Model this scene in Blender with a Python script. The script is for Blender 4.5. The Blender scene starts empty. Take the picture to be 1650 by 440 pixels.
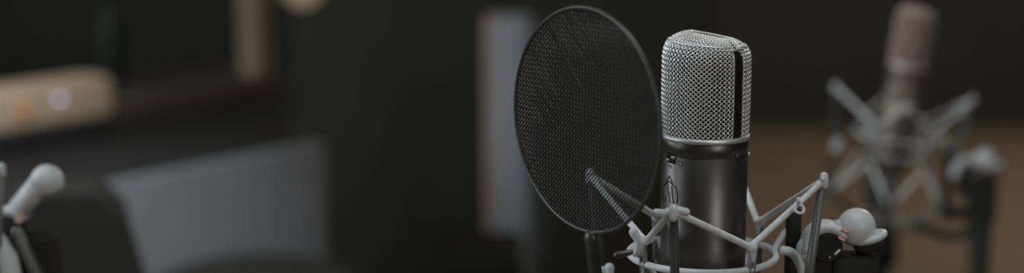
import bpy, math, random
from mathutils import Vector, Matrix
random.seed(7)
R = math.radians
SC = bpy.context.scene
COL = SC.collection

# ------------------------------------------------------------------ camera
F = 2750.0                                   # focal length in pixels of a 1650 x 440 frame
PITCH = R(10.8)
FWD = Vector((0, math.cos(PITCH), -math.sin(PITCH)))
UP = Vector((0, math.sin(PITCH), math.cos(PITCH)))
RT = Vector((1, 0, 0))
ZS = 1.03                                    # height of the seam under the microphone grille
DEP = 1.10
CAM = Vector((0, 0, ZS)) - RT * ((1136 - 825) / F * DEP) + UP * ((218.5 - 220) / F * DEP) - FWD * DEP

def ray(px, py):
    return FWD + RT * ((px - 825) / F) - UP * ((py - 220) / F)
def at(px, py, depth):
    return CAM + ray(px, py) * depth
def at_z(px, py, z):
    d = ray(px, py)
    return CAM + d * ((z - CAM.z) / d.z)

cd = bpy.data.cameras.new('camera')
cam = bpy.data.objects.new('camera', cd); COL.objects.link(cam)
cam.location = CAM
cam.rotation_euler = (math.pi / 2 - PITCH, 0, 0)
cd.sensor_width = 36; cd.lens = 36 * F / 1650
cd.clip_start = 0.05; cd.clip_end = 60
cd.dof.use_dof = True
cd.dof.focus_distance = 1.075
cd.dof.aperture_fstop = (cd.lens / 24.0)
SC.camera = cam

# ------------------------------------------------------------------ world, light, exposure
SC.view_settings.view_transform = 'Standard'
SC.view_settings.look = 'None'
SC.view_settings.exposure = 0.0
SC.view_settings.gamma = 1.0
SC.view_settings.use_curve_mapping = False
w = bpy.data.worlds.new('world'); SC.world = w; w.use_nodes = True
w.node_tree.nodes['Background'].inputs[0].default_value = (0.95, 0.95, 0.80, 1)
w.node_tree.nodes['Background'].inputs[1].default_value = 0.075

def area(name, loc, target, sx, sy, power, color, spread=180):
    l = bpy.data.lights.new(name, 'AREA'); l.shape = 'RECTANGLE'; l.size = sx; l.size_y = sy
    l.energy = power; l.color = color; l.spread = R(spread)
    o = bpy.data.objects.new(name, l); COL.objects.link(o)
    o.location = loc
    o.rotation_euler = (Vector(target) - Vector(loc)).to_track_quat('-Z', 'Y').to_euler()
    return o
area('window_light', (-2.4, -0.35, 1.75), (0, 0, 1.0), 0.8, 1.6, 23.0, (0.88, 0.95, 1.0))
area('front_softbox', (1.15, -2.1, 1.6), (0, 0, 0.98), 0.6, 1.2, 1.25, (1.0, 0.97, 0.93), 70)
area('ceiling_panel', (0.05, -0.25, 2.55), (0.0, 0.0, 1.0), 0.9, 0.7, 2.0, (0.93, 0.97, 1.0), 90)
area('floor_fill', (2.2, 4.2, 2.55), (1.5, 3.2, 0), 1.0, 1.0, 30.0, (1.0, 0.92, 0.82))  # added overhead light that brightens the floor, no fixture built
area('desk_side_fill', (-2.6, 0.9, 1.9), (-0.7, 2.9, 0.4), 0.8, 1.0, 20.0, (0.86, 0.94, 1.0))  # added side light for the desk and column, no window here
sp_l = bpy.data.lights.new('desk_fill_spot', 'SPOT'); sp_l.energy = 230.0; sp_l.color = (0.90, 0.95, 1.0); sp_l.spot_size = R(42); sp_l.spot_blend = 1.0; sp_l.shadow_soft_size = 0.06  # added spot that brightens the left part of the desk panel
sp_o = bpy.data.objects.new('desk_fill_spot', sp_l); COL.objects.link(sp_o); sp_o.location = (-0.45, 0.15, 2.4)
sp_o.rotation_euler = (Vector((-0.90, 1.22, 0.48)) - sp_o.location).to_track_quat('-Z', 'Y').to_euler()
area('warm_fill', (-0.2, 1.2, 2.2), (1.2, 0.9, 1.2), 0.2, 0.2, 1.6, (1.0, 0.62, 0.38))  # added warm light for the far microphone, on no wall

# ------------------------------------------------------------------ materials
def s2l(c):
    return tuple(((v / 255) / 12.92 if v / 255 <= 0.04045 else ((v / 255 + 0.055) / 1.055) ** 2.4) for v in c)
def mat(name, rgb, rough=0.5, metal=0.0, noise=None, emit=None, spec=None, bump=None):
    """rgb linear; noise=(scale, amount) mottles the base colour; bump=(scale, strength)."""
    m = bpy.data.materials.new(name); m.use_nodes = True
    nt = m.node_tree; b = nt.nodes['Principled BSDF']
    b.inputs['Base Color'].default_value = (*rgb, 1)
    b.inputs['Roughness'].default_value = rough
    b.inputs['Metallic'].default_value = metal
    if spec is not None: b.inputs['Specular IOR Level'].default_value = spec
    tc = nt.nodes.new('ShaderNodeTexCoord')
    if noise:
        n = nt.nodes.new('ShaderNodeTexNoise'); n.inputs['Scale'].default_value = noise[0]
        n.inputs['Detail'].default_value = 4
        nt.links.new(tc.outputs['Object'], n.inputs['Vector'])
        r = nt.nodes.new('ShaderNodeValToRGB')
        a = noise[1]
        r.color_ramp.elements[0].position = 0.3; r.color_ramp.elements[1].position = 0.7
        r.color_ramp.elements[0].color = (*[v * (1 - a) for v in rgb], 1)
        r.color_ramp.elements[1].color = (*[min(1, v * (1 + a)) for v in rgb], 1)
        nt.links.new(n.outputs['Fac'], r.inputs['Fac'])
        nt.links.new(r.outputs['Color'], b.inputs['Base Color'])
    if bump:
        n2 = nt.nodes.new('ShaderNodeTexNoise'); n2.inputs['Scale'].default_value = bump[0]
        nt.links.new(tc.outputs['Object'], n2.inputs['Vector'])
        bp = nt.nodes.new('ShaderNodeBump'); bp.inputs['Strength'].default_value = bump[1]
        bp.inputs['Distance'].default_value = 0.001
        nt.links.new(n2.outputs['Fac'], bp.inputs['Height'])
        nt.links.new(bp.outputs['Normal'], b.inputs['Normal'])
    if emit:
        b.inputs['Emission Color'].default_value = (*emit[0], 1)
        b.inputs['Emission Strength'].default_value = emit[1]
    return m
def wood(name, dark, light, scale, axis=0, rough=0.55, boards=None):
    m = bpy.data.materials.new(name); m.use_nodes = True
    nt = m.node_tree; b = nt.nodes['Principled BSDF']; b.inputs['Roughness'].default_value = rough
    tc = nt.nodes.new('ShaderNodeTexCoord'); mp = nt.nodes.new('ShaderNodeMapping')
    sc = [scale] * 3; sc[axis] = scale * 0.08
    mp.inputs['Scale'].default_value = sc
    nt.links.new(tc.outputs['Object'], mp.inputs['Vector'])
    n = nt.nodes.new('ShaderNodeTexNoise'); n.inputs['Scale'].default_value = 1.0
    n.inputs['Detail'].default_value = 6; n.inputs['Distortion'].default_value = 0.6
    nt.links.new(mp.outputs['Vector'], n.inputs['Vector'])
    r = nt.nodes.new('ShaderNodeValToRGB')
    r.color_ramp.elements[0].color = (*dark, 1); r.color_ramp.elements[1].color = (*light, 1)
    r.color_ramp.elements[0].position = 0.3; r.color_ramp.elements[1].position = 0.7
    nt.links.new(n.outputs['Fac'], r.inputs['Fac'])
    out = r.outputs['Color']
    if boards:
        br = nt.nodes.new('ShaderNodeTexBrick')
        br.inputs['Scale'].default_value = 1.0
        br.inputs['Brick Width'].default_value = 1.6; br.inputs['Row Height'].default_value = boards
        br.inputs['Mortar Size'].default_value = 0.003
        br.inputs['Color1'].default_value = (1, 1, 1, 1); br.inputs['Color2'].default_value = (0.8, 0.8, 0.8, 1)
        br.inputs['Mortar'].default_value = (0.3, 0.3, 0.3, 1)
        nt.links.new(tc.outputs['Object'], br.inputs['Vector'])
        mx = nt.nodes.new('ShaderNodeMix'); mx.data_type = 'RGBA'; mx.blend_type = 'MULTIPLY'
        mx.inputs[0].default_value = 1.0
        nt.links.new(out, mx.inputs[6]); nt.links.new(br.outputs['Color'], mx.inputs[7])
        out = mx.outputs[2]
    nt.links.new(out, b.inputs['Base Color'])
    return m

def gauze(name, rgb, clear):
    m = mat(name, rgb, 0.8, noise=(200, 0.2), spec=0.1)
    nt = m.node_tree; b = nt.nodes['Principled BSDF']; out = nt.nodes['Material Output']
    tr = nt.nodes.new('ShaderNodeBsdfTransparent'); mx = nt.nodes.new('ShaderNodeMixShader')
    mx.inputs[0].default_value = clear
    nt.links.new(b.outputs[0], mx.inputs[1]); nt.links.new(tr.outputs[0], mx.inputs[2])
    nt.links.new(mx.outputs[0], out.inputs['Surface'])
    return m
M = {}
M['satin'] = mat('satin_nickel', (0.150, 0.144, 0.137), 0.37, 0.9, noise=(60, 0.06), bump=(900, 0.05))
M['bright_nickel'] = mat('bright_nickel', (0.85, 0.87, 0.87), 0.48, 0.9, noise=(80, 0.05))
M['wire'] = mat('grille_wire', (0.95, 0.97, 0.97), 0.40, 1.0, noise=(120, 0.06))
M['band'] = mat('grille_band_metal', (0.10, 0.10, 0.095), 0.42, 1.0, noise=(60, 0.1))
M['warm_tint_dark'] = mat('warm_tinted_dark_metal', (0.22, 0.17, 0.14), 0.45, 0.7, noise=(60, 0.06))  # darker body metal with the same warm light in its colour
M['warm_tint'] = mat('warm_tinted_metal', (0.66, 0.50, 0.44), 0.5, 0.8, noise=(60, 0.06))  # warm reflected light on the far microphone, put into the metal colour
M['gauze'] = gauze('grille_gauze', (0.006, 0.006, 0.006), 0.22)
M['inside'] = mat('grille_inside', (0.012, 0.012, 0.012), 0.8, noise=(60, 0.2))
M['gold'] = mat('capsule_gold', (0.55, 0.20, 0.10), 0.4, 1.0, noise=(60, 0.1))
M['cream'] = mat('white_elastic_cord', (0.88, 0.91, 0.94), 0.55, noise=(220, 0.10), bump=(1500, 0.25))
M['white_plastic'] = mat('white_plastic', (0.74, 0.77, 0.80), 0.38, noise=(40, 0.05))
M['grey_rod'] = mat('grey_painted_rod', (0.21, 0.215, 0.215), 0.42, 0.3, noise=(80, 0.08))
M['shaded_rod'] = mat('shaded_painted_rod', (0.055, 0.056, 0.055), 0.5, noise=(80, 0.08), spec=0.3)  # same kind of post as the grey rod, its shade put into the colour
M['black'] = mat('black_powder_coat', (0.042, 0.042, 0.039), 0.85, noise=(60, 0.2), spec=0.10)
M['black_rubber'] = mat('black_rubber', (0.03, 0.03, 0.028), 0.8, noise=(60, 0.2), spec=0.2)
M['nylon'] = mat('black_nylon_thread', (0.042, 0.042, 0.039), 0.38, noise=(80, 0.15), spec=0.3)
M['hoop'] = mat('black_hoop', (0.05, 0.05, 0.047), 0.33, noise=(40, 0.15))
M['copper'] = mat('copper_screw', (0.75, 0.42, 0.30), 0.35, 1.0, noise=(90, 0.1))
M['steel'] = mat('steel_screw', (0.72, 0.73, 0.74), 0.3, 1.0, noise=(90, 0.1))
M['engraved'] = mat('engraved_black', (0.008, 0.006, 0.006), 0.6, noise=(90, 0.2))
M['floor'] = wood('brown_floor_boards', (0.20, 0.135, 0.088), (0.27, 0.19, 0.13), 14, 0, 0.6, boards=0.14)
M['wall'] = mat('charcoal_acoustic_cloth', (0.064, 0.064, 0.058), 0.95, noise=(3, 0.06), spec=0.1)
M['gobo'] = mat('black_felt', (0.064, 0.064, 0.050), 0.95, noise=(5, 0.06), spec=0.1)
M['desk_grey'] = mat('grey_laminate', (0.165, 0.17, 0.18), 0.55, noise=(6, 0.05))
M['desk_black'] = mat('black_laminate', (0.016, 0.016, 0.015), 0.8, noise=(6, 0.15), spec=0.2)
M['desk_wood'] = wood('dark_walnut', (0.055, 0.042, 0.032), (0.085, 0.065, 0.048), 20, 0)
M['post_wood'] = wood('brown_oak', (0.29, 0.205, 0.14), (0.37, 0.27, 0.19), 26, 2)
M['box_wood'] = wood('honey_wood', (0.40, 0.295, 0.20), (0.50, 0.38, 0.265), 24, 0)
M['tower_cool'] = mat('cool_reflection_metal', (0.44, 0.49, 0.56), 0.5, 0.2, noise=(8, 0.06))  # cool reflection on the silver column, put into the colour
M['tower_warm'] = mat('warm_reflection_metal', (0.56, 0.46, 0.42), 0.5, 0.1, noise=(8, 0.06))  # warm reflection on the silver column, put into the colour
M['tower_shade'] = mat('shaded_side_metal', (0.10, 0.115, 0.13), 0.5, 0.1, noise=(8, 0.06))  # shade on the column's side face, put into the colour
M['seat'] = mat('black_vinyl', (0.012, 0.012, 0.010), 0.85, noise=(30, 0.15), spec=0.2)
M['bottle'] = mat('dark_green_glass', (0.02, 0.03, 0.02), 0.6, noise=(10, 0.1))
M['blue_lamp'] = mat('blue_indicator', (0.3, 0.3, 0.5), 0.4, noise=(40, 0.05), emit=((0.48, 0.50, 0.86), 2.4))
M['orange_lamp'] = mat('orange_knob', (0.65, 0.24, 0.09), 0.4, noise=(40, 0.05))
M['globe'] = mat('warm_globe', (0.8, 0.65, 0.5), 0.4, noise=(20, 0.03), emit=((1.0, 0.76, 0.50), 0.17))

# ------------------------------------------------------------------ mesh builder
def basis(d):
    d = d.normalized()
    a = Vector((0, 0, 1)) if abs(d.z) < 0.9 else Vector((1, 0, 0))
    x = a.cross(d).normalized()
    return x, d.cross(x), d
class MB:
    def __init__(self): self.v = []; self.f = []; self.flat = set()
    def _quad(self, *i, flat=False):
        if flat: self.flat.add(len(self.f))
        self.f.append(tuple(i))
    def tube(self, pts, r, n=10, closed=False, caps=True, fx=1.0, rounded=False):
        pts = [Vector(p) for p in pts]
        N = len(pts)
        rr = list(r) if isinstance(r, (list, tuple)) else [r] * N
        if rounded and not closed:             # round the two ends off
            d0 = (pts[0] - pts[1]).normalized(); d1 = (pts[-1] - pts[-2]).normalized()
            a0 = [(pts[0] + d0 * rr[0] * s, rr[0] * c) for s, c in ((0.95, 0.3), (0.75, 0.66), (0.4, 0.92))]
            a1 = [(pts[-1] + d1 * rr[-1] * s, rr[-1] * c) for s, c in ((0.4, 0.92), (0.75, 0.66), (0.95, 0.3))]
            pts = [p for p, _ in a0] + pts + [p for p, _ in a1]
            rr = [q for _, q in a0] + rr + [q for _, q in a1]
            N = len(pts)
        base = len(self.v)
        prev = None
        for i, p in enumerate(pts):
            if closed: t = pts[(i + 1) % N] - pts[i - 1]
            else: t = pts[min(i + 1, N - 1)] - pts[max(i - 1, 0)]
            t.normalize()
            if prev is None: x = basis(t)[0]
            else:
                x = prev - t * prev.dot(t)
                x = x.normalized() if x.length > 1e-9 else basis(t)[0]
            prev = x; y = t.cross(x)
            for k in range(n):
                a = 2 * math.pi * k / n
                self.v.append(p + x * (math.cos(a) * rr[i] * fx) + y * (math.sin(a) * rr[i]))
        M_ = N if closed else N - 1
        for i in range(M_):
            j = (i + 1) % N
            for k in range(n):
                l = (k + 1) % n
                self._quad(base + i * n + k, base + i * n + l, base + j * n + l, base + j * n + k)
        if caps and not closed:
            self._quad(*[base + k for k in reversed(range(n))], flat=True)
            self._quad(*[base + (N - 1) * n + k for k in range(n)], flat=True)
        return self
    def lathe(self, prof, n=48, center=(0, 0, 0), axis=(0, 0, 1), cap0=True, cap1=True):
        """prof: list of (radius, height) along axis"""
        c = Vector(center); x, y, d = basis(Vector(axis))
        base = len(self.v)
        for r, h in prof:
            for k in range(n):
                a = 2 * math.pi * k / n
                self.v.append(c + d * h + x * (math.cos(a) * r) + y * (math.sin(a) * r))
        for i in range(len(prof) - 1):
            for k in range(n):
                l = (k + 1) % n
                self._quad(base + i * n + k, base + i * n + l, base + (i + 1) * n + l, base + (i + 1) * n + k)
        if cap0: self._quad(*[base + k for k in reversed(range(n))], flat=True)
        if cap1: self._quad(*[base + (len(prof) - 1) * n + k for k in range(n)], flat=True)
        return self
    def torus(self, c, R_, r, axis=(0, 0, 1), n=64, m=10, a0=0, a1=360):
        c = Vector(c); x, y, d = basis(Vector(axis))
        full = abs(a1 - a0) >= 359.9
        cnt = n if full else n + 1
        pts = [c + x * (math.cos(R(a0 + (a1 - a0) * i / n)) * R_) + y * (math.sin(R(a0 + (a1 - a0) * i / n)) * R_) for i in range(cnt)]
        return self.tube(pts, r, m, closed=full)
    def ball(self, c, r, n=24, sz=1.0):
        prof = [(max(1e-5, r * math.cos(R(t))), r * sz * math.sin(R(t))) for t in range(-88, 89, 8)]
        return self.lathe(prof, n, c)
    def box(self, lo, hi, bev=0.0, mtx=None):
        """chamfered, rounded-corner box"""
        lo = Vector(lo); hi = Vector(hi); c = (lo + hi) / 2; h = (hi - lo) / 2
        b = min(bev, min(h) * 0.98)
        base = len(self.v)
        if b <= 0:
            pts = [Vector((sx * h.x, sy * h.y, sz * h.z)) for sz in (-1, 1) for sy in (-1, 1) for sx in (-1, 1)]
            fs = [(0, 2, 3, 1), (4, 5, 7, 6), (0, 1, 5, 4), (2, 6, 7, 3), (0, 4, 6, 2), (1, 3, 7, 5)]
            for p in pts: self.v.append(c + (mtx @ p if mtx else p))
            for f in fs: self._quad(*[base + i for i in f], flat=True)
            return self
        S = 4                                   # rounded in plan, chamfered above and below
        ring = []
        for qx, qy, a0 in ((1, 1, 0), (-1, 1, 90), (-1, -1, 180), (1, -1, 270)):
            for k in range(S + 1):
                a = R(a0 + 90 * k / S)
                ring.append((qx * (h.x - b), qy * (h.y - b), math.cos(a), math.sin(a)))
        n = len(ring)
        lev = []
        for k in range(S + 1):
            a = R(-90 + 90 * k / S); lev.append((-(h.z - b) + b * math.sin(a), b * math.cos(a)))
        for k in range(S + 1):
            a = R(90 * k / S); lev.append(((h.z - b) + b * math.sin(a), b * math.cos(a)))
        for z, rr in lev:
            for x, y, cx, cy in ring:
                p = Vector((x + cx * rr, y + cy * rr, z))
                self.v.append(c + (mtx @ p if mtx else p))
        for i in range(len(lev) - 1):
            for k in range(n):
                l = (k + 1) % n
                self._quad(base + i * n + k, base + i * n + l, base + (i + 1) * n + l, base + (i + 1) * n + k)
        self._quad(*[base + k for k in reversed(range(n))], flat=True)
        self._quad(*[base + (len(lev) - 1) * n + k for k in range(n)], flat=True)
        return self
    def prism(self, poly, z0, z1, mtx=None, bev=0.0):
        """poly (x, y) counter-clockwise, extruded z0..z1, edges eased by bev"""
        base = len(self.v); n = len(poly)
        cx = sum(p[0] for p in poly) / n; cy = sum(p[1] for p in poly) / n
        def inset(p, b):
            dx, dy = cx - p[0], cy - p[1]; L = math.hypot(dx, dy) or 1
            return (p[0] + dx / L * b, p[1] + dy / L * b)
        levs = [(z0, bev), (z0 + bev, 0), (z1 - bev, 0), (z1, bev)] if bev else [(z0, 0), (z1, 0)]
        for z, b in levs:
            for p in poly:
                q = inset(p, b) if b else p
                v = Vector((q[0], q[1], z)); self.v.append(mtx @ v if mtx else v)
        for i in range(len(levs) - 1):
            for k in range(n):
                l = (k + 1) % n
                self._quad(base + i * n + k, base + i * n + l, base + (i + 1) * n + l, base + (i + 1) * n + k, flat=True)
        self._quad(*[base + k for k in reversed(range(n))], flat=True)
        self._quad(*[base + (len(levs) - 1) * n + k for k in range(n)], flat=True)
        return self
    def build(self, name, m, parent=None, off=(0, 0, 0), label=None, loc=None):
        me = bpy.data.meshes.new(name)
        o3 = Vector(off)
        me.from_pydata([tuple(v + o3) for v in self.v], [], self.f)
        me.update()
        flat = self.flat
        me.polygons.foreach_set('use_smooth', [i not in flat for i in range(len(self.f))])
        me.materials.append(m)
        o = bpy.data.objects.new(name, me); COL.objects.link(o)
        if parent is not None: o.parent = parent
        if loc is not None: o.location = loc
        if label: o['label'] = label
        return o
def tag(o, label, cat, group=None):
    o['label'] = label; o['category'] = cat
    if group: o['group'] = group
    return o
def thing(name, label, cat, loc=(0, 0, 0), rot=(0, 0, 0), group=None):
    o = bpy.data.objects.new(name, None); COL.objects.link(o)
    o.empty_display_size = 0.05
    o.location = loc; o.rotation_euler = rot
    return tag(o, label, cat, group)
def structure(o): o['kind'] = 'structure'; return o
def copy_tree(o, parent=None):
    c = o.copy(); COL.objects.link(c)
    if parent is not None: c.parent = parent
    for ch in list(o.children): copy_tree(ch, c)
    return c
def bez(p0, p1, p2, p3, n=16):
    p0, p1, p2, p3 = map(Vector, (p0, p1, p2, p3)); out = []
    for i in range(n + 1):
        t = i / n; s = 1 - t
        out.append(p0 * s**3 + p1 * 3 * s * s * t + p2 * 3 * s * t * t + p3 * t**3)
    return out

# ------------------------------------------------------------------ the room
b = MB(); b.box((-4.2, -3.2, -0.10), (4.2, 5.56, 0.0)); structure(b.build('floor', M['floor']))
b = MB(); b.box((-4.2, 5.55, -0.10), (4.2, 5.70, 3.0)); structure(b.build('wall_back', M['wall']))
b = MB(); b.box((-4.35, -3.2, -0.10), (-4.2, 5.70, 3.0)); structure(b.build('wall_left', M['wall']))
b = MB(); b.box((4.2, -3.2, -0.10), (4.35, 5.70, 3.0)); structure(b.build('wall_right', M['wall']))
b = MB(); b.box((-4.2, 5.52, 0.0), (4.2, 5.55, 0.05)); structure(b.build('baseboard_back', M['gobo']))

# black acoustic screen standing behind the microphone
g0 = at(470, 100, 4.0); g1 = at(1150, 100, 4.0)
gx0, gx1, gy = g0.x, g1.x, g0.y
t = thing('acoustic_screen', 'tall black felt acoustic screen standing behind the pop filter', 'acoustic screen', ((gx0 + gx1) / 2, gy, 0))
hw = (gx1 - gx0) / 2
b = MB(); b.box((-hw, 0, 0.06), (hw, 0.09, 1.75), 0.02); b.build('felt_panel', M['gobo'], t)
for s in (-1, 1):
    b = MB(); b.box((s * (hw - 0.12) - 0.025, -0.18, 0), (s * (hw - 0.12) + 0.025, 0.27, 0.06), 0.008); b.build('foot', M['black'], t)

# ------------------------------------------------------------------ microphone (local origin at the bottom end)
MZ = 0.125                                   # seam above the bottom end
PHI = R(50)                                  # the front turns this far to the left of the camera's axis
def front_dir(a=0.0):                        # a: angle from the front, towards the camera's right
    p = PHI - a
    return Vector((-math.sin(p), -math.cos(p), 0))
UVEC = front_dir(); VVEC = front_dir(math.pi / 2)
RB = 0.0278

KEYS = [  # path length, z, half depth (front-back), half width, squareness
    (0.0, 0.0010, 0.0274, 0.0276, 2.0), (20, 0.021, 0.0275, 0.0277, 2.05), (50, 0.051, 0.0272, 0.0276, 2.1),
    (55, 0.0558, 0.0262, 0.0270, 2.15), (59, 0.0592, 0.0240, 0.0254, 2.3), (62, 0.0610, 0.0215, 0.0236, 2.5),
    (67, 0.0636, 0.0170, 0.0208, 2.8), (72, 0.0652, 0.0120, 0.0186, 3.2), (77, 0.0659, 0.0070, 0.0174, 3.6), (81, 0.0662, 0.0030, 0.0170, 3.6)]
def key(s):
    for i in range(len(KEYS) - 1):
        if s <= KEYS[i + 1][0]:
            a, c = KEYS[i], KEYS[i + 1]; f = (s - a[0]) / (c[0] - a[0])
            return [a[j] + (c[j] - a[j]) * f for j in range(1, 5)]
    return list(KEYS[-1][1:])
def top_slope(x, z):                          # the roof of the grille falls a little towards one side
    f = max(0.0, min(1.0, (z - 0.045) / 0.018))
    return f * (x + 0.012) * 0.075
def grille_pt(th, s, half):
    z, hu, hv, n = key(s)
    c, sn = math.cos(th), math.sin(th)
    q = (abs(c) ** n + abs(sn) ** n) ** (-1 / n)
    p = UVEC * (half * c * q * hu) + VVEC * (sn * q * hv)
    p.z = z - top_slope(p.x, z)
    return p
def grille_nrm(th, s, half):
    e = 0.02
    a = grille_pt(th + e, s, half) - grille_pt(th - e, s, half)
    c = grille_pt(th, min(81, s + 0.5), half) - grille_pt(th, max(0, s - 0.5), half)
    nn = a.cross(c)
    if nn.length < 1e-12: return Vector((0, 0, 1))
    nn.normalize()
    return nn if nn.dot(grille_pt(th, s, half) - Vector((0, 0, 0.03))) > 0 else -nn

def make_microphone(label, wire_mat=M['wire'], body_mat=M['satin']):
    t = thing('condenser_microphone', label, 'microphone')
    off = (0, 0, MZ)
    # body
    prof = [(0.0105, -0.1250), (0.0150, -0.1250), (0.0165, -0.1235), (0.0262, -0.1120), (RB - 0.0004, -0.1090), (RB, -0.1075), (RB, -0.0108), (RB - 0.0003, -0.0106),
            (RB - 0.0003, -0.0102), (RB, -0.0100), (RB, -0.0012), (RB - 0.0006, -0.0006), (RB - 0.003, -0.0004)]
    b = MB(); b.lathe(prof, 128); body = b.build('body', body_mat, t, off)
    # lip under the grille
    b = MB(); b.lathe([(0.0255, -0.0010), (0.0284, -0.0009), (0.0289, 0.0002), (0.0288, 0.0014), (0.0280, 0.0022), (0.0262, 0.0022)], 128); b.build('grille_rim', M['bright_nickel'], t, off)
    # woven wire halves
    K = R(180) / 0.0855                      # angle per metre of perimeter
    pitch = 0.0032 * K; KV = K * 1.10                       # horizontal distance between wires
    lim = R(82)
    def lim_at(s): return lim + R(7.0) * max(0.0, min(1.0, (s - 54) / 8))
    for half in (1, -1):
        b = MB()
        for fam in (1, -1):
            c = -6 * math.pi; kk = 0
            n_all = int((2 * lim + 92e-3 * K) / pitch) + 3
            for w_ in range(n_all):
                c = -lim + w_ * pitch if fam == -1 else lim - w_ * pitch   # value of theta at s = 0
                if fam == -1: th0 = lambda s, c=c: c - s * 1e-3 * KV
                else: th0 = lambda s, c=c: c + s * 1e-3 * KV
                run = []
                def flush():
                    if len(run) > 3: b.tube([p for p in run], 0.00048, 5, caps=True)
                    run.clear()
                s = 0.0
                while s <= 81:
                    th = th0(s)
                    lm = lim_at(s)
                    if -lm <= th <= lm:
                        # phase: where this wire meets the wires of the other family
                        other = (th + s * 1e-3 * KV) if fam == 1 else (th - s * 1e-3 * KV)
                        ph = ((other + lim) if fam == 1 else (lim - other)) / pitch
                        sg = 1 if (w_ % 2 == 0) else -1
                        amp = 0.00046 * math.cos(math.pi * ph) * sg * (1 if fam == 1 else -1)
                        run.append(grille_pt(th, s, half) + grille_nrm(th, s, half) * amp)
                    else: flush()
                    s += 0.5
                flush()
        gr = b.build('grille', wire_mat, t, off)
        b = MB(); base = len(b.v); NT, NS = 28, 20   # fine gauze behind the wires
        for k in range(NS + 1):
            for i in range(NT + 1):
                p = grille_pt(lim_at(81 * k / NS) * (2 * i / NT - 1), 81 * k / NS, half)
                b.v.append(Vector((p.x * 0.945, p.y * 0.945, p.z - 0.0013 * (p.z / 0.066))))
        for k in range(NS):
            for i in range(NT):
                o_ = base + k * (NT + 1) + i; b._quad(o_, o_ + 1, o_ + NT + 2, o_ + NT + 1)
        b.build('gauze', M['gauze'], gr, off)
        b = MB(); b.tube([grille_pt(-lim + 2 * lim * i / 40, 61.5, half) * 1.012 for i in range(41)], 0.00075, 6); b.build('seam_wire', M['bright_nickel'], gr, off)
    # dark band that arches between the two halves
    arch = []
    for i in range(0, 82, 3): z, hu, hv, n = key(i); arch.append((hv, z))
    left = [(-h, z) for h, z in arch]; right = [(h, z) for h, z in reversed(arch)]
    path = left + [(0, 0.0664)] + right
    b = MB()
    for side in (0,):
        pts = [VVEC * x + Vector((0, 0, z - top_slope((VVEC * x).x, z))) for x, z in path]
        base = len(b.v); N = len(pts)
        for i, p in enumerate(pts):
            tg = (pts[min(i + 1, N - 1)] - pts[max(i - 1, 0)]).normalized(); nr = UVEC.cross(tg)
            if nr.dot(p - Vector((0, 0, 0.03))) < 0: nr = -nr
            for du, dn in ((-0.0036, -0.0030), (-0.0036, -0.0004), (-0.0030, 0.0000), (0.0030, 0.0000), (0.0036, -0.0004), (0.0036, -0.0030)):
                b.v.append(p + UVEC * du + nr * dn)
        for i in range(N - 1):
            for k in range(6):
                l = (k + 1) % 6
                b._quad(base + i * 6 + k, base + i * 6 + l, base + (i + 1) * 6 + l, base + (i + 1) * 6 + k, flat=True)
    b.build('grille_band', M['band'], t, off)
    # thin bright edges of the two grille frames beside the band
    b = MB()
    for half in (1, -1):
        b.tube([VVEC * (x * 1.004) + UVEC * (half * 0.0042) + Vector((0, 0, z + 0.0002 - top_slope((VVEC * x).x, z))) for x, z in path], 0.00042, 6)
    b.build('grille_frame', M['bright_nickel'], t, off)
    zc = 0.0592
    b = MB(); q = VVEC * 0.0262; q = q + Vector((0, 0, zc - top_slope(q.x, zc) + 0.0009)); b.tube([q + UVEC * 0.0046, q - UVEC * 0.0046], 0.0010, 8, rounded=True); b.build('grille_clip', M['bright_nickel'], t, off)
    # capsule inside
    b = MB(); b.lathe([(0.0150, -0.004), (0.0165, -0.0035), (0.0165, 0.0035), (0.0150, 0.004), (0.0135, 0.003)], 40, (0, 0, 0.036), UVEC); cap = b.build('capsule', M['gold'], t, off)
    b = MB(); b.tube([(0, 0, -0.0006), (0, 0, 0.0205)], 0.006, 16); b.lathe([(0.0240, -0.0006), (0.0240, 0.0012), (0.023, 0.002)], 64); b.build('capsule_mount', M['inside'], t, off)
    # what is on the body's front
    def surf(px, py, lift=0.0):              # a spot seen on the body, from its place on the drawing
        a = math.asin(max(-0.99, min(0.99, (1136 - px) / 69.5))) + R(6.45)
        d = Vector((-math.sin(a), -math.cos(a), 0))
        dip = 13.2 * math.cos(a - R(6.45))
        z = -(py - 218.5 - dip) * 0.000408
        return d * (RB + lift) + Vector((0, 0, z))
    strokes = [[(1081, 284), (1076, 294)], [(1081, 284), (1086, 296)], [(1072, 300), (1080, 292), (1092, 303)],
               [(1078, 296), (1080, 313)], [(1085, 300), (1086, 314), (1089, 329)], [(1081, 311), (1082, 327)],
               [(1071, 309), (1071, 329)], [(1075, 315), (1075, 327)], [(1092, 303), (1095, 316), (1094, 328)]]
    b = MB()
    for st in strokes:
        pts = []
        for (x0, y0), (x1, y1) in zip(st, st[1:]):
            for i in range(6): pts.append(surf(x0 + (x1 - x0) * i / 6, y0 + (y1 - y0) * i / 6))
        pts.append(surf(*st[-1])); b.tube(pts, 0.00040, 6)
    b.build('engraved_emblem', M['engraved'], t, off)
    def plate(name, px, py, w_, h_, th, m, parent=t, rr=0.0008):
        p = surf(px, py); n = Vector((p.x, p.y, 0)).normalized(); tx = Vector((-n.y, n.x, 0))
        mt = Matrix((tx, Vector((0, 0, 1)), n)).transposed()
        bb = MB(); bb.box((-w_ / 2, -h_ / 2, -0.0008), (w_ / 2, h_ / 2, th), rr, mt)
        c = (Vector((0, 0, 1)) * 0)
        mid = Vector((0, 0, (th - 0.0008) / 2))
        for i, v in enumerate(bb.v): bb.v[i] = v - mid + mt @ mid + p
        return bb.build(name, m, parent, off)
    sw = plate('switch', 1082, 256.5, 0.0088, 0.0056, 0.0006, M['black'])
    plate('slider', 1079.3, 258.4, 0.0026, 0.0022, 0.0016, M['steel'], sw)
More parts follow.
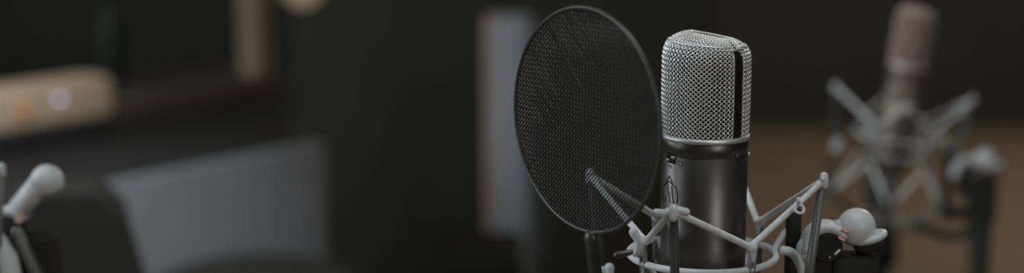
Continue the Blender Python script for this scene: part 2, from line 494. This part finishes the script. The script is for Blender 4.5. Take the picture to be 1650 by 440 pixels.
    plate('slider', 1087.6, 254.6, 0.0026, 0.0022, 0.0016, M['steel'], sw)
    b = MB()
    for px, py, r_ in ((1080.3, 267.5, 0.00075), (1082.3, 269.5, 0.0009), (1098, 264, 0.0016), (1070, 257, 0.0012)):
        p = surf(px, py); b.torus(p, r_, 0.0002, Vector((p.x, p.y, 0)), 20, 5)
    b.build('engraved_symbol', M['engraved'], t, off)
    # small screws at the side
    for px, py in ((1188, 251), ):
        p = surf(px, py); b = MB(); b.lathe([(0.0019, -0.0005), (0.0019, 0.0004), (0.0014, 0.0008)], 16, p, Vector((p.x, p.y, 0))); b.build('screw', M['satin'], t, off)
    d = Vector((math.cos(R(6.5)), -math.sin(R(6.5)) + 0.05, 0)).normalized()
    b = MB(); p = d * (RB - 0.0004) + Vector((0, 0, -0.0118)); b.lathe([(0.0012, -0.0005), (0.0012, 0.0014), (0.0008, 0.0019)], 16, p, d); b.build('screw', M['steel'], t, off)
    return t

# ------------------------------------------------------------------ shock mount (same local frame: origin = the microphone's bottom end)
AO = R(20)                                   # how far the outer posts are turned
def az(a): return Vector((math.cos(a), math.sin(a), 0))
OUT = [  # outer posts: azimuth, height of the tip
    (-AO, -0.0225), (R(90) - AO, -0.0265), (R(180) - AO, -0.0310), (R(270) - AO, -0.0325)]
AI = R(33)
INN = [AI, AI + R(90), AI + R(180), AI + R(270)]
R_OUT, R_IN, Z_IN, Z_RING, R_RING = 0.0765, 0.0490, -0.0640, -0.0785, 0.0475
Z_BASE, R_BASE = -0.1780, 0.0300
def make_mount(label, group=None):
    t = thing('shock_mount', label, 'shock mount')
    off = (0, 0, MZ)
    tips = [az(a) * R_OUT + Vector((0, 0, z)) for a, z in OUT]
    hooks = [az(a) * R_IN + Vector((0, 0, Z_IN)) for a in INN]
    # inner cradle ring, with pads that grip the body
    b = MB(); b.torus((0, 0, Z_RING), R_RING, 0.0023, n=96, m=12); b.build('cradle_ring', M['white_plastic'], t, off)
    b = MB()
    for a in INN:
        d = az(a); b.tube([d * (R_RING - 0.001) + Vector((0, 0, Z_RING)), d * 0.038 + Vector((0, 0, Z_RING - 0.010)), d * (RB + 0.0021) + Vector((0, 0, Z_RING - 0.020))], 0.0020, 8)
    b.torus((0, 0, Z_RING - 0.022), RB + 0.0018, 0.0018, n=72, m=8); b.build('clamp_collar', M['white_plastic'], t, off)
    for a, h in zip(INN, hooks):
        d = az(a); tn = Vector((-d.y, d.x, 0))
        b = MB(); b.tube([d * R_RING + tn * 0.0018 + Vector((0, 0, Z_RING - 0.014)), h + tn * 0.0018 - Vector((0, 0, 0.001))], 0.00155, 8)
        b.tube([d * R_RING - tn * 0.0018 + Vector((0, 0, Z_RING - 0.014)), h - tn * 0.0018 - Vector((0, 0, 0.001))], 0.00155, 8)
        post = b.build('inner_post', M['grey_rod'], t, off)
        b = MB(); b.ball(h, 0.0034, 16, 1.1)
        b.tube([h - Vector((0, 0, 0.0015)), h - Vector((0, 0, 0.0075))], [0.0030, 0.0022], 10, rounded=True)
        b.build('hook', M['white_plastic'], t, off)
    # outer frame: base ring and four posts with tips
    b = MB(); b.torus((0, 0, Z_BASE), R_BASE, 0.0040, n=96, m=12); b.build('base_ring', M['grey_rod'], t, off)
    for (a, z), tip in zip(OUT, tips):
        d = az(a)
        b = MB(); b.tube([d * R_BASE + Vector((0, 0, Z_BASE)), d * 0.0600 + Vector((0, 0, -0.160)), d * 0.0640 + Vector((0, 0, -0.150)), d * 0.0700 + Vector((0, 0, -0.085)), tip - Vector((0, 0, 0.002))], [0.0034, 0.0034, 0.0034, 0.0031, 0.0027], 12); b.build('post', M['grey_rod'] if a == -AO else M['shaded_rod'], t, off)
        b = MB(); b.tube([tip + d * 0.0012 + Vector((0, 0, -0.004)), tip + d * 0.0008 + Vector((0, 0, 0.0012))], 0.0029, 10, rounded=True)
        tn = Vector((-d.y, d.x, 0)); b.tube([tip - tn * 0.0026 + d * 0.0005, tip + tn * 0.0026 + d * 0.0005], 0.0018, 10, rounded=True)
        b.build('post_tip', M['white_plastic'], t, off)
    # elastic cord: zig-zags between tips and hooks, one closed loop
    seq = []
    for i in range(4):
        j = i                                # hook that follows tip i going round
        seq.append((tips[i], 'o')); seq.append((hooks[j], 'i'))
    pts = []; n = len(seq)
    for i, (p, k) in enumerate(seq):
        q = seq[(i + 1) % n][0]; pr = seq[i - 1][0]
        dq = (q - p).normalized(); dp = (pr - p).normalized()
        outw = Vector((p.x, p.y, 0)).normalized() * (0.0028 if k == 'o' else -0.0030)
        c = p + outw * 0.6
        pts += [c + dp * 0.0065, c + dp * 0.0022 + outw * 0.25, c + dq * 0.0022 + outw * 0.25, c + dq * 0.0065]
        L = (q - p).length; nc = seq[(i + 1) % n]
        c2 = q + Vector((q.x, q.y, 0)).normalized() * (0.0028 if nc[1] == 'o' else -0.0030) * 0.6
        A = c + dq * 0.0065; B = c2 - dq * 0.0065
        for f in (0.25, 0.5, 0.75): pts.append(A.lerp(B, f))
    b = MB(); b.tube(pts, 0.0021, 10, closed=True); b.build('elastic_cord', M['cream'], t, off)
    # lower tier: a second cord between the feet of the posts and pegs under the cradle
    seq = []
    for i in range(4):
        po_ = az(OUT[i][0]) * 0.0620 + Vector((0, 0, -0.152)); pi_ = az(INN[i]) * 0.0460 + Vector((0, 0, -0.106))
        seq += [po_, po_.lerp(pi_, 0.33), po_.lerp(pi_, 0.66), pi_]
        nx = az(OUT[(i + 1) % 4][0]) * 0.0620 + Vector((0, 0, -0.152)); seq += [pi_.lerp(nx, 0.33), pi_.lerp(nx, 0.66)]
    b = MB(); b.tube(seq, 0.0021, 10, closed=True); b.build('elastic_cord', M['cream'], t, off)
    for a in INN:
        d = az(a); b = MB(); b.tube([d * R_RING + Vector((0, 0, Z_RING)), d * 0.0475 + Vector((0, 0, -0.107))], 0.0020, 8); b.ball(d * 0.0470 + Vector((0, 0, -0.107)), 0.0030, 12); b.build('lower_peg', M['grey_rod'], t, off)
    dl = az(OUT[2][0]) * 0.0695 + Vector((0.0052, -0.002, -0.0945))
    b = MB(); b.tube([dl + Vector((0.0005, 0, 0.0005)), dl - Vector((0, 0, 0.010))], 0.0034, 12, rounded=True); b.tube([dl - Vector((0.004, 0, 0.001)), dl - Vector((0.004, 0, 0.010))], 0.0030, 12, rounded=True); b.build('post_clip', M['white_plastic'], t, off)
    # sleeves that end the cord beside the front-left tip, and a spring clip with its screw on the front-left hook
    tf = tips[3]; hl = hooks[2]
    b = MB(); b.tube([tf + Vector((-0.0105, 0.003, -0.0020)), tf + Vector((-0.0055, 0.001, -0.0022)), tf + Vector((0.0, -0.0006, 0.0008)), tf + Vector((0.0075, 0.0, -0.0010))], [0.0024, 0.0026, 0.0027, 0.0024], 10, rounded=True); b.build('cord_sleeve', M['white_plastic'], t, off)
    b = MB(); b.tube([hl + Vector((-0.0062, -0.001, 0.0066)), hl + Vector((-0.002, -0.001, 0.000)), hl + Vector((-0.0045, -0.001, -0.0068))], [0.0030, 0.0028, 0.0026], 10, rounded=True)
    b.tube([hl + Vector((-0.002, -0.001, -0.0005)), hl + Vector((0.0045, -0.001, 0.0025))], 0.0026, 10, rounded=True); b.build('spring_clip', M['white_plastic'], t, off)
    b = MB(); b.tube([hl + Vector((-0.0045, -0.001, -0.0055)), hl + Vector((-0.0090, -0.001, -0.0066)), hl + Vector((-0.0165, -0.001, -0.0082))], [0.0012, 0.0020, 0.0023], 10, rounded=True); b.build('thumb_screw', M['satin'], t, off)
    lp_ = at(1288, 337, 1.070) - Vector((0, 0, ZS))
    b = MB(); b.torus((lp_.x, lp_.y, lp_.z), 0.0030, 0.0010, (0.2, -1, 0.9), 28, 8)
    b.tube([(lp_.x - 0.0006, lp_.y, lp_.z + 0.003), (lp_.x - 0.0008, lp_.y, lp_.z + 0.0075)], 0.0011, 8); b.build('cord_loop', M['white_plastic'], t, off)
    # lower side arms: a hook that points back from the cradle and a curved arm that runs down to the base ring
    d = az(R(8))
    b = MB(); b.tube(bez(az(R(4)) * R_RING + Vector((0, 0, Z_RING)), (0.0500, 0.010, -0.0745), (0.0530, 0.012, -0.0700), (0.0570, 0.014, -0.0665), 10), [0.0026 - 0.00006 * i for i in range(11)], 10, rounded=True); b.build('cradle_hook', M['white_plastic'], t, off)
    b = MB(); b.tube(bez(az(R(-8)) * 0.0520 + Vector((0, 0, -0.0745)), (0.0595, -0.006, -0.0745), (0.0650, -0.006, -0.083), (0.0660, -0.006, -0.104), 14) + [Vector((0.0655, -0.010, -0.125)), Vector((0.0610, -0.016, -0.150))], 0.0030, 12, rounded=True); b.build('side_arm', M['white_plastic'], t, off)
    # bracket below: base ring to the stand
    b = MB()
    b.tube([az(R(90)) * R_BASE + Vector((0, 0, Z_BASE)), Vector((0, 0, Z_BASE - 0.004)), az(R(-90)) * R_BASE + Vector((0, 0, Z_BASE))], 0.0032, 10)
    b.tube([Vector((-R_BASE, 0, Z_BASE)), Vector((0, 0, Z_BASE - 0.004)), Vector((R_BASE, 0, Z_BASE))], 0.0032, 10)
    b.build('base_cross', M['grey_rod'], t, off)
    return t

# ------------------------------------------------------------------ stand with swivel and ball knob (local origin on the floor under the pole)
def make_stand(label, H, arm_vec, knob=(0.0200, 0, 0.0120), brim=True):
    """H: height of the pivot.  arm_vec: where the mount's base ring edge lies, seen from the pivot."""
    t = thing('microphone_stand', label, 'microphone stand')
    P = Vector((-0.019, 0, H))               # pivot
    fy = -0.010                              # face of the pivot disc towards the camera
    b = MB(); b.lathe([(0.0092, -0.009), (0.0100, -0.008), (0.0100, 0.008), (0.0092, 0.009)], 40, P, (0, -1, 0)); disc = b.build('pivot_disc', M['black'], t)
    # collar: a broad cream arc over the pivot
    b = MB()
    arc = []
    for i in range(17):
        a = R(198 - 170 * i / 16); arc.append((math.cos(a) * 0.0150, math.sin(a) * 0.0150))
    inn = [(x * 0.70, y * 0.70) for x, y in reversed(arc)]
    N = len(arc)
    mt = Matrix(((1, 0, 0), (0, 0, -1), (0, 1, 0)))
    base = len(b.v)
    for (x, z) in arc:
        r0 = math.hypot(x, z); ux, uz = x / r0, z / r0
        for rr, yy in ((0.0102, -0.0085), (0.0145, -0.0085), (0.0156, -0.0070), (0.0156, 0.0070), (0.0145, 0.0085), (0.0102, 0.0085)):
            b.v.append(P + Vector((ux * rr, yy, uz * rr)))
    for i in range(N - 1):
        for k in range(6):
            l = (k + 1) % 6; b._quad(base + i * 6 + k, base + (i + 1) * 6 + k, base + (i + 1) * 6 + l, base + i * 6 + l)
    b._quad(*[base + k for k in range(6)], flat=True); b._quad(*[base + (N - 1) * 6 + k for k in reversed(range(6))], flat=True)
    b.ball(P + Vector((-0.0138, 0, -0.003)), 0.0052, 16, 1.4)
    b.build('pivot_collar', M['white_plastic'], t)
    # ball knob on a neck
    K = P + Vector(knob); ax = Vector((-0.30, 0.05, 0.95)).normalized()
    b = MB(); b.tube([P + Vector((0.006, 0, 0.0125)), K + Vector((-0.004, 0, 0.001))], [0.0042, 0.0048] if brim else [0.0088, 0.0078], 14); b.build('knob_neck', M['white_plastic'], t)
    prof = [(0.0040, -0.0100), (0.0090, -0.0095), (0.0115, -0.0060)]
    prof += [(0.0124 * math.cos(R(a)), 0.0124 * math.sin(R(a))) for a in range(0, 86, 8)] + [(0.0003, 0.0124)]
    b = MB(); b.lathe(prof, 40, K, ax); kn = b.build('ball_knob', M['white_plastic'], t)
    off2 = Vector((0.0062, 0, 0.0))
    if brim:
      b = MB(); b.lathe([(0.0030, -0.0092), (0.0098, -0.0098), (0.0116, -0.0088), (0.0122, -0.0072), (0.0116, -0.0056), (0.0085, -0.0048)], 40, K + off2, ax); b.build('knob_brim', M['white_plastic'], kn)
    if brim:
      b = MB(); b.lathe([(0.0050, -0.0170), (0.0095, -0.0150), (0.0108, -0.0098), (0.0100, -0.0085)], 32, K + off2 * 0.8, ax); b.build('knob_underside', M['black'], kn)
    # screws on the joint
    def pin(name, c, d, L, r_, m):
        c = P + Vector(c); d = Vector(d).normalized()
        bb = MB(); bb.tube([c - d * L / 2, c + d * L / 2], r_, 10, rounded=True); return bb.build(name, m, t)
    pin('screw', (0.0105, -0.0100, 0.0115), (1, 0, -0.4), 0.0034, 0.0010, M['copper'])['label'] = 'small copper coloured screw'
    pin('screw', (0.0085, -0.0105, 0.0062), (1, 0, -0.5), 0.0038, 0.0010, M['copper'])['label'] = 'small copper coloured screw'
    pin('lever_pin', (0.0062, -0.0098, -0.0025), (1, 0, 1), 0.0036, 0.0009, M['white_plastic'])
    pin('screw', (0.0012, -0.0096, -0.0060), (0, 1, 0), 0.0012, 0.0009, M['steel'])
    if not brim:
        b = MB(); b.tube([P + Vector((-0.010, -0.014, -0.004)), P + Vector((0.000, -0.016, -0.020)), P + Vector((0.004, -0.016, -0.045))], [0.0075, 0.0085, 0.0080], 14, rounded=True); b.build('grip_lever', M['white_plastic'], t)
        b = MB(); b.tube([P + Vector((0.008, -0.014, -0.001)), P + Vector((0.022, -0.014, -0.036))], 0.0045, 12, rounded=True); b.build('grip_rod', M['grey_rod'], t)
    # clamp, pole and tripod
    b = MB(); b.box(P + Vector((0.0035, -0.009, -0.062)), P + Vector((0.0345, 0.012, -0.0060)), 0.004)
    b.box(P + Vector((-0.010, -0.006, -0.030)), P + Vector((0.010, 0.008, -0.007)), 0.003); b.build('clamp', M['black'], t)
    b = MB(); b.box(P + Vector((-0.0240, 0.0085, -0.060)), P + Vector((-0.0140, 0.017, 0.022)), 0.003)
    b.box(P + Vector((-0.0240, 0.006, -0.060)), P + Vector((0.010, 0.014, -0.045)), 0.003); b.build('hinge_bar', M['black'], t)
    b = MB(); b.tube([(0, 0, 0.09), (0, 0, H - 0.055)], 0.0125, 20); b.build('pole', M['black'], t)
    b = MB(); b.tube([(0, 0, H * 0.48), (0, 0, H * 0.48 + 0.07)], 0.019, 20); b.build('height_collar', M['black_rubber'], t)
    for k in range(3):
        a = R(50 + 120 * k); d = az(a)
        b = MB(); b.tube([d * 0.010 + Vector((0, 0, 0.19)), d * 0.30 + Vector((0, 0, 0.012))], 0.0085, 12); lg = b.build('leg', M['black'], t)
        b = MB(); b.tube([d * 0.286 + Vector((0, 0, 0.0165)), d * 0.315 + Vector((0, 0, 0.012))], 0.0120, 12, rounded=True); b.build('rubber_foot', M['black_rubber'], lg)
    b = MB(); b.tube([(0, 0, 0.08), (0, 0, 0.21)], 0.020, 20); b.build('leg_hub', M['black_rubber'], t)
    # arm from the clamp to the mount's base
    A = P + Vector((0.010, 0.002, -0.056)); B = P + Vector(arm_vec)
    b = MB(); b.tube(bez(A, A + Vector((0, 0, -0.04)), B + Vector((0.03, 0, -0.012)), B, 12), 0.0055, 12); b.build('mount_arm', M['black'], t)
    return t

seam = Vector((0, 0, ZS))
mic = make_microphone('silver grey condenser microphone with woven wire grille, sharp in front')
mic.location = seam - Vector((0, 0, MZ))
mount = make_mount('white corded shock mount holding the sharp silver microphone')
mount.location = seam - Vector((0, 0, MZ))
pv = Vector((0.0800, 0.0, ZS - 0.0725))      # pivot of the near stand
stand = make_stand('black stand with white ball knob right of the sharp microphone', pv.z, Vector((-0.0800 + R_BASE, 0.0, Z_BASE + 0.0725)))
stand.location = (pv.x + 0.019, pv.y, 0)

# ------------------------------------------------------------------ pop filter
PF = R(52.5)
pu = Vector((-math.sin(PF), -math.cos(PF), 0)); pvv = Vector((math.cos(PF), -math.sin(PF), 0)); pz = Vector((0, 0, 1))
PC = at(942, 194, 1.034)
RF = 0.0685
t = thing('pop_filter', 'round black mesh pop filter in front of the sharp silver microphone', 'pop filter', (PC.x, PC.y, 0))
po = Vector((0, 0, PC.z))
b = MB()
pt = 0.00205
n = int(RF * 2 / pt) + 1
for fam in (0, 1):
    d1 = (pvv + pz).normalized() if fam == 0 else (pvv - pz).normalized()
    d2 = (pvv - pz).normalized() if fam == 0 else (pvv + pz).normalized()
    for i in range(-n // 2, n // 2 + 1):
        cpos = (i + 0.5) * pt
        if abs(cpos) > RF - 0.001: continue
        hl = math.sqrt((RF - 0.0005) ** 2 - cpos * cpos)
        N = max(4, int(2 * hl / 0.0007)); pts = []
        for k in range(N + 1):
            s = -hl + 2 * hl * k / N
            am = 0.00036 * math.cos(math.pi * (s / pt - 0.5)) * (1 if (i % 2 == 0) else -1) * (1 if fam == 0 else -1)
            pts.append(po + d2 * cpos + d1 * s + pu * am)
        b.tube(pts, 0.00050, 4, caps=False)
b.build('mesh_screen', M['nylon'], t)
b = MB(); b.torus(po, RF, 0.0013, pu, 120, 12); b.build('hoop', M['hoop'], t)
# joint and gooseneck down to the stand
J = po + (pvv * math.cos(R(-84)) + pz * math.sin(R(-84))) * (RF + 0.004)
b = MB(); b.ball(J, 0.0048, 16, 1.2); b.build('joint', M['hoop'], t)
end = Vector((stand.location.x - PC.x, stand.location.y - PC.y - 0.012, pv.z - 0.30))
b = MB(); b.tube(bez(J, J + Vector((0.01, 0.0, -0.10)), end + Vector((-0.12, -0.03, -0.02)), end + Vector((0, -0.014, 0)), 40), 0.0042, 12); b.build('gooseneck', M['black_rubber'], t)
b = MB(); b.box(end + Vector((-0.018, -0.024, -0.02)), end + Vector((0.018, 0.0, 0.02)), 0.004); b.build('stand_clamp', M['black'], t)

# ------------------------------------------------------------------ second microphone, far right, out of focus
S2 = at(1463, 112, 1.96)
mic2 = make_microphone('blurred far microphone coloured pinkish tan for warm reflections, tilted in a shock mount', M['warm_tint'], M['warm_tint_dark'])
mic2.scale = (0.80, 0.80, 1.03)
tilt = Matrix.Rotation(R(7), 4, 'Y') @ Matrix.Rotation(R(10), 4, 'Z')
def place(o, seam_at, m4):
    o.rotation_euler = m4.to_euler(); o.location = seam_at + (m4 @ Vector((0, 0, -MZ)))
place(mic2, S2, tilt)
mount2 = copy_tree(mount); mount2['label'] = 'blurred far shock mount around the tilted microphone at the right'
place(mount2, S2, tilt)
K2 = at(1587, 258, 1.94); h2 = K2 - Vector((0.020, 0, 0.012))
base2 = S2 + tilt @ Vector((R_BASE, 0, Z_BASE))
stand2 = make_stand('blurred black stand with small white ball knob at the far right', h2.z, base2 - h2)
stand2.location = (h2.x + 0.019, h2.y, 0)

tp = at(1420, 232, 2.22)
ts = thing('tripod_stand', 'thick black pole stand behind the blurred far shock mount', 'stand', (tp.x, tp.y, 0))
b = MB(); b.tube([(0, 0, 0.10), (0, 0, tp.z)], 0.0185, 24); b.build('pole', M['black'], ts)
b = MB(); b.tube([(0, 0, tp.z - 0.16), (0, 0, tp.z - 0.11)], 0.026, 24); b.build('height_collar', M['black_rubber'], ts)
b = MB(); b.tube([(0, 0, 0.10), (0, 0, 0.24)], 0.027, 24); b.build('leg_hub', M['black_rubber'], ts)
for k in range(3):
    d = az(R(115 + 120 * k)); b = MB(); b.tube([d * 0.015 + Vector((0, 0, 0.22)), d * 0.22 + Vector((0, 0, 0.013))], 0.011, 12); lg = b.build('leg', M['black'], ts)
    b = MB(); b.tube([d * 0.205 + Vector((0, 0, 0.020)), d * 0.23 + Vector((0, 0, 0.014))], 0.014, 12, rounded=True); b.build('rubber_foot', M['black_rubber'], lg)

# ------------------------------------------------------------------ third shock mount, cut by the left edge
S3 = at(-140, 212, 1.28)
mount3 = copy_tree(mount); mount3['label'] = 'white corded shock mount cut off by the left edge'
place(mount3, S3, Matrix.Identity(4))
K3 = at(76, 292, 1.28); h3 = K3 - Vector((0.030, -0.004, 0.036))
base3 = S3 + Vector((R_BASE, 0, Z_BASE))
stand3 = make_stand('black stand with white ball knob at the left edge, before the grey desk', h3.z, base3 - h3, (0.030, -0.004, 0.036), False)
stand3.location = (h3.x + 0.019, h3.y, 0)

# ------------------------------------------------------------------ desk at the left
ZD = CAM.z - 0.55
A = at_z(522, 229, ZD); B = at_z(-300, 393, ZD)
dx = (A - B).normalized(); dn = Vector((-dx.y, dx.x, 0))   # along the front edge; into the desk
L = (A - B).length
desk = thing('studio_desk', 'long studio desk with grey front panel and black worktop', 'desk', (B.x, B.y, 0), (0, 0, math.atan2(dx.y, dx.x)))
b = MB(); b.box((0, 0, 0.0), (L, 0.02, ZD), 0.003); b.build('front_panel', M['desk_grey'], desk)
b = MB(); b.box((-0.01, 0.02, ZD - 0.03), (L + 0.005, 0.62, ZD), 0.003); b.build('worktop', M['desk_black'], desk)
b = MB(); b.box((L - 0.02, 0.02, 0.0), (L, 0.60, ZD - 0.03), 0.002); b.build('side_panel', M['desk_black'], desk)
b = MB(); b.box((0.0, 0.02, 0.0), (0.02, 0.60, ZD - 0.03), 0.002); b.build('side_panel', M['desk_black'], desk)
def on_desk(px, py, z=ZD):
    p = at_z(px, py, z) - B; return Vector((p.dot(dx), p.dot(dn), z))
def on_plane(px, py, yoff):                  # a spot on the upright plane that lies yoff behind the desk's front
    d = ray(px, py); o_ = B + dn * yoff
    k = (o_ - CAM).dot(dn) / d.dot(dn); h = CAM + d * k - B
    return Vector((h.dot(dx), yoff, h.z + ZD))
yb = on_desk(275, 190).y
q0 = on_plane(462, 140, yb)
b = MB(); b.box((-0.01, yb, ZD), (q0.x, yb + 0.20, ZD + 0.045), 0.004); b.build('shelf_plinth', M['desk_wood'], desk)
def dworld(x, y, z): return Vector((B.x, B.y, 0)) + dx * x + dn * y + Vector((0, 0, z))
py_ = yb + 0.04
pf = on_plane(424, 120, py_ - 0.03)
b = MB(); b.box((pf.x - 0.018, py_ - 0.03, ZD + 0.045), (pf.x + 0.030, py_ + 0.02, ZD + 0.62), 0.008); b.build('upright_post', M['post_wood'], desk)
b = MB(); b.box((-0.01, yb - 0.01, ZD + 0.62), (q0.x + 0.01, yb + 0.21, ZD + 0.65), 0.004); b.build('upper_shelf', M['post_wood'], desk)
b = MB(); b.box((0.02, py_ - 0.03, ZD + 0.045), (0.08, py_ + 0.03, ZD + 0.62), 0.008); b.build('upright_post', M['post_wood'], desk)

# wooden box with a blue light and an orange knob, on the desk
c0 = on_plane(184, 150, yb - 0.087); bw = 0.26
rotz = math.atan2(dx.y, dx.x)
p = dworld(c0.x - bw / 2, yb - 0.047, ZD + 0.0005)
wb = thing('wooden_console', 'honey brown wooden box with a glowing blue light on the desk', 'wooden box', p, (0, 0, rotz))
b = MB(); b.box((-bw / 2 + 0.004, -0.037, 0), (bw / 2 - 0.004, 0.04, 0.040), 0.006); b.build('base', M['desk_black'], wb)
b = MB(); b.box((-bw / 2, -0.04, 0.036), (bw / 2, 0.04, 0.108), 0.014); b.build('case', M['box_wood'], wb)
def lens(px, py, r_, name, m):
    d = ray(px, py); n_ = dn; o_ = dworld(c0.x - bw / 2, yb - 0.087, ZD)
    k = (o_ - CAM).dot(n_) / d.dot(n_); h = CAM + d * k - p
    lx, lz = h.dot(dx), h.z
    bb = MB(); bb.lathe([(r_, -0.002), (r_, 0.004), (r_ * 0.8, 0.007), (r_ * 0.3, 0.0085)], 24, (lx, -0.04, lz), (0, -1, 0)); return bb.build(name, m, wb)
lens(95, 160, 0.0035, 'indicator_light', M['blue_lamp'])
lens(36, 179, 0.011, 'orange_knob', M['orange_lamp'])
# dark green bottle behind it
bp_ = on_plane(180, 100, yb + 0.172)
p = dworld(bp_.x, yb + 0.172, ZD + 0.045)
b = MB(); b.lathe([(0.018, 0.0), (0.021, 0.003), (0.021, 0.105), (0.019, 0.118), (0.009, 0.140), (0.0075, 0.150), (0.0075, 0.185), (0.009, 0.186), (0.009, 0.195), (0.007, 0.196)], 32)
tag(b.build('glass_bottle', M['bottle'], None, loc=p), 'slim dark green bottle standing behind the wooden box', 'bottle')
# warm globe lamp above the desk
gl = at(487, -22, 3.35)
lp = thing('pendant_lamp', 'warm globe lamp hanging at the top edge beside the wooden post', 'lamp', gl)
b = MB(); b.ball((0, 0, 0), 0.040, 32); b.build('globe', M['globe'], lp)
b = MB(); b.tube([(0, 0, 0.038), (0, 0, 0.075)], 0.014, 20); b.tube([(0, 0, 0.07), (0, 0, 2.6 - gl.z)], 0.003, 8); b.build('cord', M['black'], lp)

# stool in front of the desk
sp = at(415, 445, 2.48)
st = thing('padded_stool', 'black stool with round padded seat before the grey desk panel', 'stool', (sp.x, sp.y, 0))
b = MB(); b.lathe([(0.135, -0.05), (0.148, -0.042), (0.152, -0.025), (0.148, -0.008), (0.132, 0.0), (0.07, 0.004), (0.001, 0.005)], 56, (0, 0, sp.z)); b.build('seat', M['seat'], st)
for k in range(4):
    d = az(R(45 + 90 * k)); b = MB(); b.tube([d * 0.10 + Vector((0, 0, sp.z - 0.048)), d * 0.17 + Vector((0, 0, 0.0))], 0.011, 12); b.build('leg', M['black'], st)
b = MB(); b.torus((0, 0, 0.14), 0.1555, 0.006, n=48); b.build('foot_ring', M['black'], st)

# black office chair between the left stand and the desk
ch0 = at(96, 308, 1.95)
ch = thing('office_chair', 'black office chair back in front of the grey desk panel, lower left', 'chair', (ch0.x + 0.031, ch0.y - 0.22, 0), (0, 0, R(8)))
zt = ch0.z + 0.012
b = MB(); poly = []
hwid, hh = 0.075, 0.44
for (cx_, cy_, a0) in ((hwid - 0.05, hh - 0.05, 0), (-hwid + 0.05, hh - 0.05, 90), (-hwid - 0.085 + 0.05, 0.05, 180), (hwid + 0.085 - 0.05, 0.05, 270)):
    for k in range(7): poly.append((cx_ + 0.05 * math.cos(R(a0 + 15 * k)), cy_ + 0.05 * math.sin(R(a0 + 15 * k))))
mt = Matrix(((1, 0, 0), (0, 0, -1), (0, 1, 0)))
b.prism(poly, -0.25, -0.20, mt, 0.012); b.build('backrest', M['seat'], ch, (0, 0, zt - hh))
zs = zt - hh - 0.03
b = MB(); b.box((-0.18, -0.17, zs - 0.06), (0.18, 0.18, zs), 0.025); b.build('seat', M['seat'], ch)
b = MB(); b.tube([(0, 0.12, zs - 0.05), (0, 0.262, zs - 0.02), (0, 0.262, zt - hh + 0.16)], 0.014, 10); b.build('back_bracket', M['black'], ch)
b = MB(); b.tube([(0, 0, 0.06), (0, 0, zs - 0.055)], 0.020, 16); b.build('gas_column', M['black'], ch)
for k in range(5):
    d = az(R(20 + 72 * k)); b = MB(); b.tube([d * 0.01 + Vector((0, 0, 0.085)), d * 0.25 + Vector((0, 0, 0.06))], [0.018, 0.012], 10); lg = b.build('leg', M['black'], ch)
    b = MB(); b.lathe([(0.022, -0.012), (0.026, -0.008), (0.026, 0.008), (0.022, 0.012)], 20, d * 0.25 + Vector((0, 0, 0.0262)), (-d.y, d.x, 0)); b.build('caster', M['black_rubber'], lg)

# silver tower and black case behind the pop filter
T0 = at(786, 26, 3.2)
tw = thing('tower_column', 'slim upright metal column with beige and blue grey reflections, left of the pop filter', 'metal column', (at(820, 220, 3.2).x, T0.y, 0))
zt = T0.z
b = MB(); b.box((-0.024, -0.030, 0.03), (0.041, 0.030, zt), 0.012); b.build('front_face', M['tower_cool'], tw)
b = MB(); b.box((-0.044, -0.026, 0.03), (-0.0225, 0.030, zt), 0.006); b.build('edge_strip', M['tower_warm'], tw)
b = MB(); b.box((0.040, -0.016, 0.03), (0.068, 0.030, zt - 0.02), 0.006); b.build('shaded_side_strip', M['tower_shade'], tw)
b = MB(); b.lathe([(0.14, 0), (0.145, 0.006), (0.14, 0.022), (0.06, 0.032)], 48); b.build('base', M['black'], tw)
C0 = at(845, 407, 2.9); C1 = at(705, 407, 2.9)
cs = thing('equipment_case', 'black upright equipment case at the bottom before the metal column', 'case', ((C0.x + C1.x) / 2, C0.y + 0.1, 0))
hw = (C0.x - C1.x) / 2
b = MB(); b.box((-hw, -0.12, 0.0), (hw, 0.12, C0.z - 0.012), 0.018); b.build('case_body', M['seat'], cs)
b = MB(); b.tube([(-0.03, -0.05, C0.z - 0.013), (-0.03, -0.05, C0.z - 0.006), (0.03, -0.05, C0.z - 0.006), (0.03, -0.05, C0.z - 0.013)], 0.004, 8); b.build('handle', M['black_rubber'], cs)
